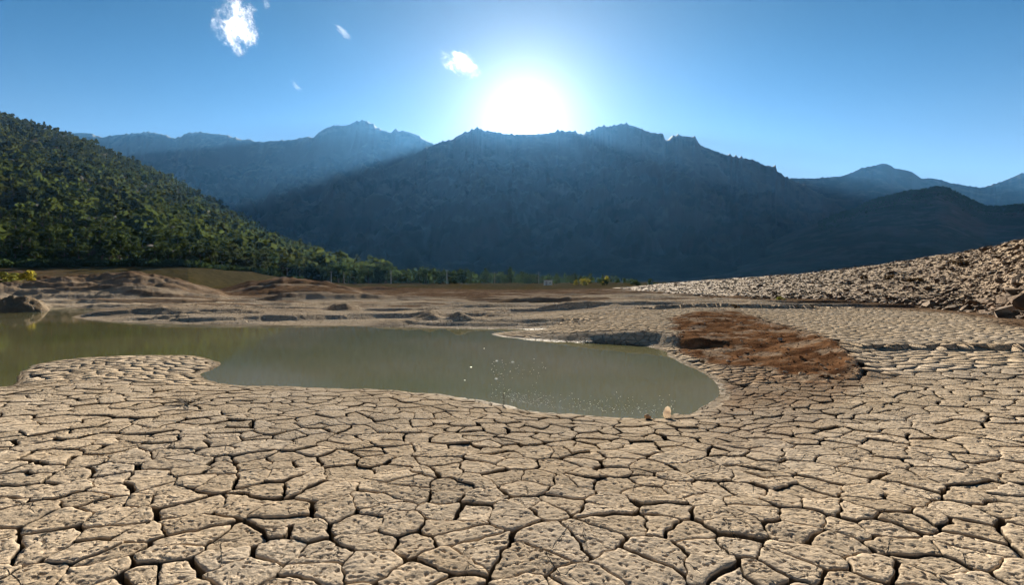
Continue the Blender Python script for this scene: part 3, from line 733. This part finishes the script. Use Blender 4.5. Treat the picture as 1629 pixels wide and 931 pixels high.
def hill_trees():
    rng = np.random.default_rng(21); items = []
    # rows of trees from the foot up to the crest, at even spacing on the ground
    Yv = 150.0
    while Yv < 960:
        sp = 5.6 + Yv * .0035
        xs = np.arange(-1.3 * Yv - 20, .0, sp); xs = xs + rng.uniform(-.45, .45, xs.size) * sp; yy = Yv + rng.uniform(-.45, .45, xs.size) * sp
        px = pxof(xs, yy); y0 = interp(px, HILL_Y0); y1 = interp(px, HILL_Y1); s_ = (yy - y0) / (y1 - y0)
        clear = fbm(xs * .012, yy * .012, 33, 3) + .35
        k = (px < 632) & (px > -330) & (s_ > -.01) & (s_ < 1.02) & (clear > -.35) & (rng.random(xs.size) > .08)
        if k.any():
            X, Y_, Z = at_lhill(px[k], np.clip(s_[k], 0, 1.02))
            for a, b, c in zip(X, Y_, Z): items.append((a, b, c))
        Yv += sp * .95
    items.sort(key=lambda t: t[1])
    near, far = [], []
    for t in items:
        px = pxof(t[0], t[1]); (near if len(near) < 190 and -20 < px < 640 else far).append(t)
    for x, y, z in near:
        kd = rng.choice(['pine', 'round', 'cone'], p=[.5, .35, .15])
        place_tree('pine_tree', kd, (x, y, z - .2), rng.uniform(.7, 1.5), {'pine': 'green pine with a full uneven crown near the foot of the wooded left hill', 'round': 'broad rounded green tree near the foot of the wooded left hill', 'cone': 'narrow pointed green tree near the foot of the wooded left hill'}[kd], 'tree', {'pine': 'full pines', 'round': 'rounded trees', 'cone': 'pointed trees'}[kd] + ' near the foot of the left hill')
    n = 1500; px = rng.uniform(-40, 640, n); yy = interp(px, HILL_Y0) + rng.exponential(14, n) - 7; x = px_x = (px - CX) / F * yy
    zz = np.maximum(terrain(x, yy), np.where(yy > interp(px, HILL_Y0), at_lhill(px, np.clip((yy - interp(px, HILL_Y0)) / (interp(px, HILL_Y1) - interp(px, HILL_Y0)), 0, 1))[2], -9))
    tree_stuff('undergrowth', [('round', (a, b, c - .35), rng.uniform(.22, .5), rng.uniform(0, 6.28)) for a, b, c in zip(x, yy, zz)], M_DARK)
    tree_stuff('hill_wood', [(rng.choice(['pine', 'round', 'cone'], p=[.5, .3, .2]), (x, y, z - .3), float(np.clip(1.15 * math.exp(rng.normal(0, .32)), .5, 2.3)), rng.uniform(0, 6.28)) for x, y, z in far], M_PINE)
    print('hill trees', len(items))
hill_trees()
def valley_trees():
    rng = np.random.default_rng(22)
    n = 0
    rows = []
    for _ in range(4000):
        px = rng.uniform(380, 1010); Yv = rng.uniform(230, 420); x = (px - CX) / F * Yv
        dens = interp(px, [(380, .8), (560, 1), (700, .9), (830, .7), (880, .55), (960, .25), (1010, .1)])
        if rng.random() > dens: continue
        if any((x - a) ** 2 + (Yv - b) ** 2 < 14 for a, b in rows): continue
        rows.append((x, Yv))
        if len(rows) >= 620: break
    rows.sort(key=lambda t: t[1])
    zz = terrain([r[0] for r in rows], [r[1] for r in rows])
    rest = []
    for k, ((x, y), z) in enumerate(zip(rows, zz)):
        px = CX + F * x / y; sc = rng.uniform(.6, 1.35) * interp(px, [(380, 1.45), (600, 1.35), (760, 1.0), (900, .8), (1010, .5)])
        kd = rng.choice(['round_dark', 'cone_dark'], p=[.75, .25])
        if k < 110: place_tree('valley_tree', kd, (x, y, z - .2), sc, {'round_dark': 'dark rounded tree in the shaded belt across the valley floor', 'cone_dark': 'dark pointed tree in the shaded belt across the valley floor'}[kd], 'tree', {'round_dark': 'dark rounded trees', 'cone_dark': 'dark pointed trees'}[kd] + ' across the valley floor')
        else: rest.append((rng.choice(['round', 'cone'], p=[.8, .2]), (x, y, z - .2), sc, rng.uniform(0, 6.28)))
    tree_stuff('valley_wood', rest, M_DARK)
    # the bristle of small trees along the crest and upper slope of the hill on the right
    it = []
    for _ in range(2600):
        px = rng.uniform(1300, 1680); s_ = 1 - abs(rng.normal(0, .10))
        if s_ < .5: continue
        X, Y_, Z = at_rhill(np.array([px]), np.array([s_])); it.append(('round', (X[0], Y_[0], Z[0] - .5), rng.uniform(.6, 1.2), rng.uniform(0, 6.28)))
    tree_stuff('hilltop_wood', it, M_DARK)
valley_trees()

# ------------------------------------------------------------------ the bank of broken stone on the right
RUB_Y1 = [(p_, y * (1.75 + .1 * math.sin(p_ * .01))) for p_, y in RUB_FOOT]
def bank_z(px, s):
    y0 = interp(px, RUB_FOOT); y1 = interp(px, RUB_Y1); Yv = y0 + (y1 - y0) * s
    x = (px - CX) / F * Yv; zc = H + y1 * (HY - interp(px, RUB_CREST_PY)) / F; zb = .42
    z = np.where(s <= 1, zb + (zc - zb) * np.clip(s, 0, 1) ** .95, zc - (Yv - y1) * .02) + .10 * fbm(x * .35, Yv * .35, 71, 4) * sstep(0, .1, s) * sstep(2.5, 1, s)
    return x, Yv, z
STONES = []
def build_bank():
    pxs = np.arange(960, 2100, 5.0); s = np.concatenate([np.linspace(-.06, 1, 80), 1 + np.linspace(.02, 1, 20) ** 1.5 * 3])
    Sg, PX = np.meshgrid(s, pxs, indexing='ij'); x, y, z = bank_z(PX.ravel(), Sg.ravel()); z = np.where(Sg.ravel() < 0, z - .5, z)
    V = np.stack([x, y, z], 1)
    q = NT('stony_soil'); p = q.pos()
    c = q.mix(q.ramp(q.noise(p, 1.6, 6, .65), .35, .65), (.10, .068, .042), (.22, .165, .11))
    q.bsdf(c, .95, .1, q.bump(q.noise(p, 4, 7, .7), .25, .8))
    me = mesh_np('rubble_bank', V, [grid_faces(len(s), len(pxs))], [q.m], True)
    b = ob('rubble_bank', me); tag(b, kind='structure')
    # stones: hulls of scattered points
    import bmesh
    rng = np.random.default_rng(31); stones = []
    for k in range(10):
        bm = bmesh.new(); pt = rng.normal(size=(16, 3)); pt /= np.linalg.norm(pt, axis=1, keepdims=True); pt *= rng.uniform(.75, 1.1, (16, 1)); pt *= [1.0, .8, .55]
        for p_ in pt: bm.verts.new(p_)
        r = bmesh.ops.convex_hull(bm, input=bm.verts)
        bmesh.ops.delete(bm, geom=[g for g in r['geom_interior'] if isinstance(g, bmesh.types.BMVert)], context='VERTS')
        bmesh.ops.recalc_face_normals(bm, faces=bm.faces)
        m = bpy.data.meshes.new('rock'); bm.to_mesh(m); bm.free(); m.materials.append(M_ROCK); stones.append(m)
    STONES.extend(stones)
    arr = [(np.array([v.co for v in m.vertices]), np.array([p_.vertices[:] for p_ in m.polygons])) for m in stones]
    L = []
    n = 26000; PX = rng.uniform(985, 1760, n); SS = rng.uniform(0, 1.05, n) ** .9 - .02; X, Yv, Z = bank_z(PX, SS)
    RR = np.minimum(.042 * np.exp(rng.normal(.3, .62, n)) * np.where(SS < .12, 2.1, 1), .36)
    L = [(r / y * (1 if px < 1640 else .2), px, x, y, z, r) for px, x, y, z, r in zip(PX.tolist(), X.tolist(), Yv.tolist(), Z.tolist(), RR.tolist())]
    for px, s_, r in ((1612, .02, .95), (1575, .0, .62), (1540, .03, .5), (1640, .10, .8), (1600, .13, .5), (1480, .02, .55), (1465, .0, .45), (1500, .0, .5), (1425, .01, .5), (1620, .24, .45)):
        x, y, z = bank_z(np.array([px * 1.0]), np.array([s_])); L.append((r / y[0], px, x[0], y[0], z[0], r))
    L.sort(reverse=True); V, T, o = [], [], 0
    for k, (_, px, x, y, z, r) in enumerate(L):
        i = rng.integers(0, 10); e = (rng.uniform(-.5, .5), rng.uniform(-.5, .5), rng.uniform(0, 6.28)); sc = (r * rng.uniform(.8, 1.4), r * rng.uniform(.8, 1.2), r * rng.uniform(.7, 1.15))
        if k < 300:
            oo = ob('rock', stones[i], b, (x, y, z + r * .02)); oo.rotation_euler = e; oo.scale = sc
        else:
            v, f = arr[i]; c, s1 = math.cos(e[2]), math.sin(e[2]); w = v * sc
            cx_, sx_ = math.cos(e[0]), math.sin(e[0]); w = np.stack([w[:, 0], w[:, 1] * cx_ - w[:, 2] * sx_, w[:, 1] * sx_ + w[:, 2] * cx_], 1)
            w = np.stack([w[:, 0] * c - w[:, 1] * s1 + x, w[:, 0] * s1 + w[:, 1] * c + y, w[:, 2] + z + r * .0], 1)
            V.append(w); T.append(f + o); o += len(v)
    me = mesh_np('rubble', np.vstack(V), [np.vstack(T)], [M_ROCK], False); tag(ob('rubble', me, b), kind='stuff')
build_bank()

# ------------------------------------------------------------------ shrubs, poles and small things
def at(px, py, Yv): return ((px - CX) / F * Yv, Yv, H - Yv * (py - HY) / F)
def shrub(name, px, Yv, w_px, h_px, mat, label, cat='bush', z=None, n=260, py=None):
    rng = np.random.default_rng(int(px * 7 + Yv)); x = (px - CX) / F * Yv
    if z is None: z = float(terrain([x], [Yv])[0])
    w = w_px * Yv / F; h = h_px * Yv / F
    v, f = crown_np('shrub', n, rng, .2); v = v * [w / 2.9, w / 2.9, h / 1.95]
    e = empty(name, (x, Yv, z - .02 * h)); tag(e, label, cat)
    ob('foliage', mesh_np('foliage', v, [f], [mat], True), e)
    st = [tube_np([(0, 0, -.05 * h), (math.cos(a) * w * .1, math.sin(a) * w * .1, h * .4), (math.cos(a) * w * .25, math.sin(a) * w * .25, h * .75)], [.03 * h, .02 * h, .006 * h], 4) for a in rng.uniform(0, 6.28, 4)]
    sv, sf = join(st); ob('stem', mesh_np('stem', sv, [sf], [M_BARK], True), e)
    return e
shrub('bush', 12, 56, 46, 20, M_BUSH, 'rounded green bush at the left edge of the photo, above the mud mound')
shrub('bush', 36, 60, 52, 18, M_BUSH, 'low wide dull green bush behind the yellow-green one, left shore')
shrub('bush', 47, 54.5, 30, 17, M_YEL, 'yellow-green bush on the left shore, brightest of three beside the mound')
shrub('grass_tuft', 18, 52, 50, 7, M_BUSH, 'flat patch of tall green grass in front of the left shore bushes', 'grass')
shrub('bush', 930, 150, 22, 13, M_YEL, 'wide yellow bush on the far valley edge, left of the taller one')
shrub('bush', 916, 155, 12, 8, M_YEL, 'small yellow bush at the left end of the far yellow pair')
shrub('bush', 965, 145, 18, 17, M_YEL, 'tall yellow-topped bush on the far valley edge beside the rubble')
shrub('bush', 960, 143, 16, 12, M_DARK, 'dark round bush in front of the tall yellow one')
for px, Yv, w, h, t in ((914, 165, 10, 22, 'pointed dark tree left of the yellow bushes'), (1010, 150, 22, 11, 'low dark shrub just right of the yellow bushes, behind the rubble'), (1037, 150, 13, 14, 'upright dark shrub behind the left end of the rubble bank')):
    shrub('tree' if h > 20 else 'bush', px, Yv, w, h, M_DARK, t, 'tree' if h > 20 else 'bush')
shrub('bush', 1144, 36, 8, 7, M_BROWNLEAF, 'small round dark bush on the brown flat in front of the rubble')
shrub('bush', 1203, 34, 12, 5, M_BROWNLEAF, 'flat dark bush at the foot of the rubble, right of a round one')
shrub('bush', 1242, 33, 15, 8, M_BUSH, 'low green bush at the foot of the rubble bank')
shrub('bush', 1171, 24.5, 13, 7, M_BROWNLEAF, 'dry brown tuft on the mud rim above the red soil scar')
for px, s_, w, h, t in ((1528, .62, 26, 13, 'dark shrub high on the rubble slope, right of the others'), (1415, .45, 16, 10, 'dark shrub in the middle of the rubble slope'), (1373, .5, 13, 8, 'small dark shrub left on the rubble slope'), (1454, .35, 26, 9, 'wide low dark shrub near the lower rubble slope')):
    x, y, z = bank_z(np.array([px * 1.0]), np.array([s_])); shrub('bush', px, y[0], w, h, M_BROWNLEAF, t, z=z[0] + .05)
for k, (px, h_px, t) in enumerate(((457, 15, 'thin pale utility pole in the valley, leftmost of the row'), (527, 16, 'pale utility pole second from the left in the valley row'), (622, 17, 'pale utility pole in the valley, midway in the row'),
                                  (711, 18, 'pale utility pole by the dark trees, third from the right'), (787, 15, 'pale utility pole in front of the dark trees, second from the right'), (857, 16, 'pale utility pole beside the small white hut'))):
    Yv = 215 + 4 * (k % 3); x = (px - CX) / F * Yv; z = float(terrain([x], [Yv])[0]); hh = h_px * Yv / F * 1.25
    e = empty('utility_pole', (x, Yv, z)); tag(e, t, 'pole', 'utility poles across the valley')
    v, f = tube_np([(0, 0, -.3), (0, 0, hh * .5), (0, 0, hh)], [.2, .16, .11], 8); ob('pole', mesh_np('pole', v, [f], [M_WOODPOLE]), e)
    v, f = tube_np([(-.8, 0, hh * .95), (0, 0.01, hh * .95), (.8, 0, hh * .95)], [.06, .06, .06], 5); ob('crossarm', mesh_np('crossarm', v, [f], [M_WOODPOLE]), e)
def box_np(x0, x1, y0, y1, z0, z1):
    V = np.array([(a, b, c) for a in (x0, x1) for b in (y0, y1) for c in (z0, z1)], float)
    return V, np.array([(0, 1, 3, 2), (4, 6, 7, 5), (0, 4, 5, 1), (2, 3, 7, 6), (0, 2, 6, 4), (1, 5, 7, 3)])
M_WHITE = simple('white_wall', (.62, .62, .62), .08, 2, .8, .2); M_GREYROOF = simple('grey_roof', (.30, .30, .32), .15, 2, .7, .3); M_DARKPANE = simple('dark_pane', (.05, .06, .08), .1, 2, .3, .5)
Yv = 190; x, y, _ = at(872, 460, Yv); z = float(terrain([x], [Yv])[0])
e = empty('hut', (x, Yv, z)); tag(e, 'small white flat-roofed hut far across the valley floor', 'hut')
for nm, bx_, mt in (('wall', (-1.5, 1.5, -1.1, 1.1, -.3, 2.0), M_WHITE), ('roof', (-1.7, 1.7, -1.3, 1.3, 2.002, 2.18), M_GREYROOF), ('door', (-1.1, -.4, -1.13, -1.103, 0, 1.6), M_GREYROOF), ('window', (.3, 1.0, -1.13, -1.103, .8, 1.4), M_GREYROOF)):
    v, f = box_np(*bx_); ob(nm, mesh_np(nm, v, [f], [mt], False), e)

def lump(name, px, py, z, w_px, h_px, mat, label, cat, seed, lobes):
    x, y = P(px, py, z); rng = np.random.default_rng(seed); s = y / F
    import bmesh
    parts = []
    for (cx_, cz_, rr) in lobes:
        bm = bmesh.new(); bmesh.ops.create_icosphere(bm, subdivisions=3, radius=1)
        v = np.array([q_.co for q_ in bm.verts]); f = np.array([[w.index for w in q_.verts] for q_ in bm.faces]); bm.free()
        v = v * (1 + .16 * fbm(v[:, 0] * 1.6 + seed, v[:, 1] * 1.6 + v[:, 2] * 1.3, seed, 3))[:, None]
        parts.append((v * rr * [1, .8, 1.0] * [w_px * s, w_px * s, h_px * s] + [cx_ * w_px * s, 0, cz_ * h_px * s], f))
    V, T = join(parts); o = ob(name, mesh_np(name, V, [T], [mat], True), None, (x, y, z)); tag(o, label, cat)
q = NT('cream_foam'); dd1 = q.n('ShaderNodeBsdfDiffuse'); tt1 = q.n('ShaderNodeBsdfTranslucent'); mm1 = q.n('ShaderNodeMixShader'); mm1.inputs[0].default_value = .5
cc1 = q.mix(q.noise(q.pos(), 25, 4), (.88, .80, .70), (.74, .66, .55)); q.l(cc1, dd1.inputs[0]); q.l(cc1, tt1.inputs[0]); q.l(dd1.outputs[0], mm1.inputs[1]); q.l(tt1.outputs[0], mm1.inputs[2]); q.l(mm1.outputs[0], q.out.inputs['Surface']); M_CREAM = q.m; M_TAN = simple('tan_clod', (.40, .26, .15), .25, 20, .9, .15, .004, 60)
lump('stone', 1062, 665, .01, 14, 17, M_CREAM, 'cream-white upright stone at the edge of the near pool', 'stone', 5, [(0, .28, .44), (.10, .62, .38)])
lump('clod', 1031, 667, .01, 9, 8, M_TAN, 'small tan clod of earth left of the cream-white stone', 'clod', 9, [(0, .35, .5), (.4, .15, .3)])
# dark stake at the shore of the near pool
x, y = P(802, 644, 0); v, f = tube_np([(0, 0, -.2), (-.004, .0, .09), (-.014, .01, .18)], [.006, .005, .004], 6)
tag(ob('stake', mesh_np('stake', v, [f], [simple('dark_wood', (.035, .027, .02), .3, 30)]), None, (x, y, 0)), 'thin dark stick standing in the near edge of the pool', 'stick')
# dry twigs lying on the crust
def twigs(px, py, z, spread, n, seed, label):
    x, y = P(px, py, z); rng = np.random.default_rng(seed); parts = []
    for _ in range(n):
        a = rng.uniform(0, 6.28); l_ = spread * rng.uniform(.4, 1); up = rng.uniform(.05, .5) * l_
        p0 = rng.normal(0, .05 * spread, 3); p0[2] = abs(p0[2]); d = np.array([math.cos(a) * l_, math.sin(a) * l_ * .6, up])
        parts.append(tube_np([p0, p0 + d * .5 + rng.normal(0, .04 * spread, 3), p0 + d], [.005, .004, .002], 4))
        e_ = p0 + d * .55; d2 = d * .4 + rng.normal(0, .12 * spread, 3); parts.append(tube_np([e_, e_ + d2 * .6, e_ + d2], [.003, .002, .001], 4))
    V, T = join(parts); zz = float(terrain([x], [y])[0])
    tag(ob('dry_twig_bundle', mesh_np('dry_twig_bundle', V, [T], [bpy.data.materials['dark_wood']]), None, (x, y, zz + .01)), label, 'twigs')
twigs(298, 646, .22, .36, 22, 3, 'tangle of dark dry twigs lying on the cracked mud at left')
twigs(1172, 596, .25, .34, 4, 4, 'few thin dry twigs on the mud slope below the red scar')

# sun glints on bubbles, put in as white flecks near the shore
def flecks():
    rng = np.random.default_rng(41); V, Q, o = [], [], 0
    pos = [(790, 575, 5), (815.5, 577, 6), (789, 604, 6), (749, 585, 4), (739, 606, 3), (802, 627, 3), (770, 555, 2)]
    for _ in range(420):
        t = rng.random(); px = rng.uniform(800, 1075) if t < .75 else rng.uniform(780, 880); py = interp(px, [(780, 636), (830, 646), (900, 656), (1000, 662), (1075, 660)]) - abs(rng.normal(0, 12)) - 2
        pos.append((px, py, rng.uniform(.5, 1.5)))
    for _ in range(60): pos.append((rng.uniform(780, 870), rng.normal(590, 9), rng.uniform(.5, 1.4)))
    xy = [P(a, b, 0) for a, b, c in pos]; sd = shore_dist([a[0] for a in xy], [a[1] for a in xy])
    for (px, py, w), (x, y), sd_ in zip(pos, xy, sd):
        if sd_ > -.03: continue
        r = w * y / F * .5; n = 7; th = np.linspace(0, 6.283, n, endpoint=False)
        ring = np.stack([np.cos(th) * r, np.sin(th) * r * 1.0, th * 0 - .001], 1); mid = ring * [.6, .6, 0] + [0, 0, r * .42]
        v = np.vstack([ring, mid, [[0, 0, r * .55]]]) + [x, y, 0]; i = np.arange(n); j = np.roll(i, -1)
        V.append(v); Q.append(np.vstack([np.stack([i, j, j + n], 1), np.stack([i, j + n, i + n], 1), np.stack([i + n, j + n, np.full(n, 2 * n)], 1)]) + o); o += len(v)
    q = NT('bubble_glint'); q.bsdf((.85, .84, .80), .12, .8)
    tag(ob('glint_flecks', mesh_np('glint_flecks', np.vstack(V), [np.vstack(Q)], [q.m], True)), kind='stuff')
flecks()

def clods():
    rng = np.random.default_rng(51); n = 600; px = rng.uniform(1055, 1400, n); yy = interp(px, SCAR_LO) + (interp(px, SCAR_HI) - interp(px, SCAR_LO)) * rng.uniform(-.15, 1.1, n)
    x = (px - CX) / F * yy; k = red_mask(x, yy) > rng.uniform(.1, .6, n); x, yy = x[k], yy[k]; z, d, red, br, gr = terrain(x, yy, True); V, T, o, A = [], [], 0, []
    base = [(np.array([v.co for v in m.vertices]), np.array([p_.vertices[:] for p_ in m.polygons])) for m in STONES]
    for a, b, c in zip(x, yy, z):
        v, f = base[rng.integers(0, 10)]; r_ = .013 * math.exp(rng.normal(.25, .55)); t = rng.uniform(0, 6.28); v = v * [r_ * 1.2, r_, r_ * 1.1]
        v = np.stack([v[:, 0] * math.cos(t) - v[:, 1] * math.sin(t) + a, v[:, 0] * math.sin(t) + v[:, 1] * math.cos(t) + b, v[:, 2] + c + r_ * .2], 1)
        V.append(v); T.append(f + o); o += len(v); A.append(np.full(len(v), 1.0 if rng.random() < .55 else .1))
    A = np.concatenate(A); tag(ob('clods', mesh_np('clods', np.vstack(V), [np.vstack(T)], [M_MUD], False, dict(red=A, tone=A * 0 + .4, pit=A * 0 + .3))), kind='stuff')
clods()

# ------------------------------------------------------------------ clouds, above the haze
def cloud(px, py, Yv, w_px, h_px, rot, dens, soft, scale, label, seed, cut=2.05):
    import bmesh
    x, y, z = at(px, py, Yv); s = Yv / F; w, h = w_px * s / 2, h_px * s / 2
    bm = bmesh.new(); bmesh.ops.create_icosphere(bm, subdivisions=3, radius=1); me = bpy.data.meshes.new('cloud'); bm.to_mesh(me); bm.free()
    q = NT('cloud_vapour'); tc_ = q.n('ShaderNodeTexCoord').outputs['Object']
    ln = q.n('ShaderNodeVectorMath', operation='LENGTH'); q.l(tc_, ln.inputs[0])
    off = q.n('ShaderNodeVectorMath', operation='ADD'); q.l(tc_, off.inputs[0]); off.inputs[1].default_value = (seed * 3.1, seed * 1.7, seed)
    nz = q.noise(off.outputs[0], scale, 7, .62, .6)
    nb_ = q.noise(off.outputs[0], scale * 4.2, 5, .65, .3)
    f = q.math('SUBTRACT', q.math('ADD', q.math('ADD', q.math('MULTIPLY', nz, 3.0), q.math('MULTIPLY', nb_, 1.7)), -cut), q.math('MULTIPLY', q.math('POWER', ln.outputs['Value'], 2.0), .75))
    v = q.n('ShaderNodeVolumePrincipled'); v.inputs['Color'].default_value = (1, 1, 1, 1); v.inputs['Anisotropy'].default_value = .55
    q.l(q.math('MULTIPLY', q.math('MULTIPLY', q.ramp(f, 0, soft), q.ramp(ln.outputs['Value'], 1.0, .72)), dens / (min(w, h))), v.inputs['Density']); q.l(v.outputs[0], q.out.inputs['Volume'])
    me.materials.append(q.m)
    o = ob('cloud', me, None, (x, y, z)); o.scale = (w * 1.15, (w + h) * .4, h * 1.15); o.rotation_euler = (0, math.radians(rot), 0); tag(o, label, 'cloud'); return o
cloud(380, 42, 5600, 78, 98, -14, 1.6, 1.0, 2.2, 'ragged white cumulus cloud high in the upper left sky', 4, 2.12)
cloud(733, 103, 6200, 80, 44, 30, 1.1, 1.5, 1.6, 'compact bright oval cloud just left of the sun', 7, 2.12)
cloud(548, 54, 5900, 46, 14, 40, .05, .8, 1.5, 'faint thin wisp of cloud between the ragged cloud and the sun', 2)
cloud(474, 139, 6600, 28, 11, 45, .06, .8, 1.5, 'tiny faint wisp of cloud low below the ragged cloud', 3)
cloud(428, 12, 5600, 14, 22, 0, .06, .8, 1.5, 'tiny pale scrap of cloud right beside the ragged cloud', 5)

# ------------------------------------------------------------------ haze
def build_haze():
    v, f = box_np(-9500, 9500, -400, 9300, -6, 2080)
    q = NT('haze_air'); vp = q.n('ShaderNodeVolumePrincipled'); vp.inputs['Color'].default_value = (.16, .48, 1.0, 1); vp.inputs['Density'].default_value = .000018; vp.inputs['Anisotropy'].default_value = .45
    q.l(vp.outputs[0], q.out.inputs['Volume'])
    tag(ob('haze', mesh_np('haze', v, [f], [q.m], False)), kind='stuff')
build_haze()
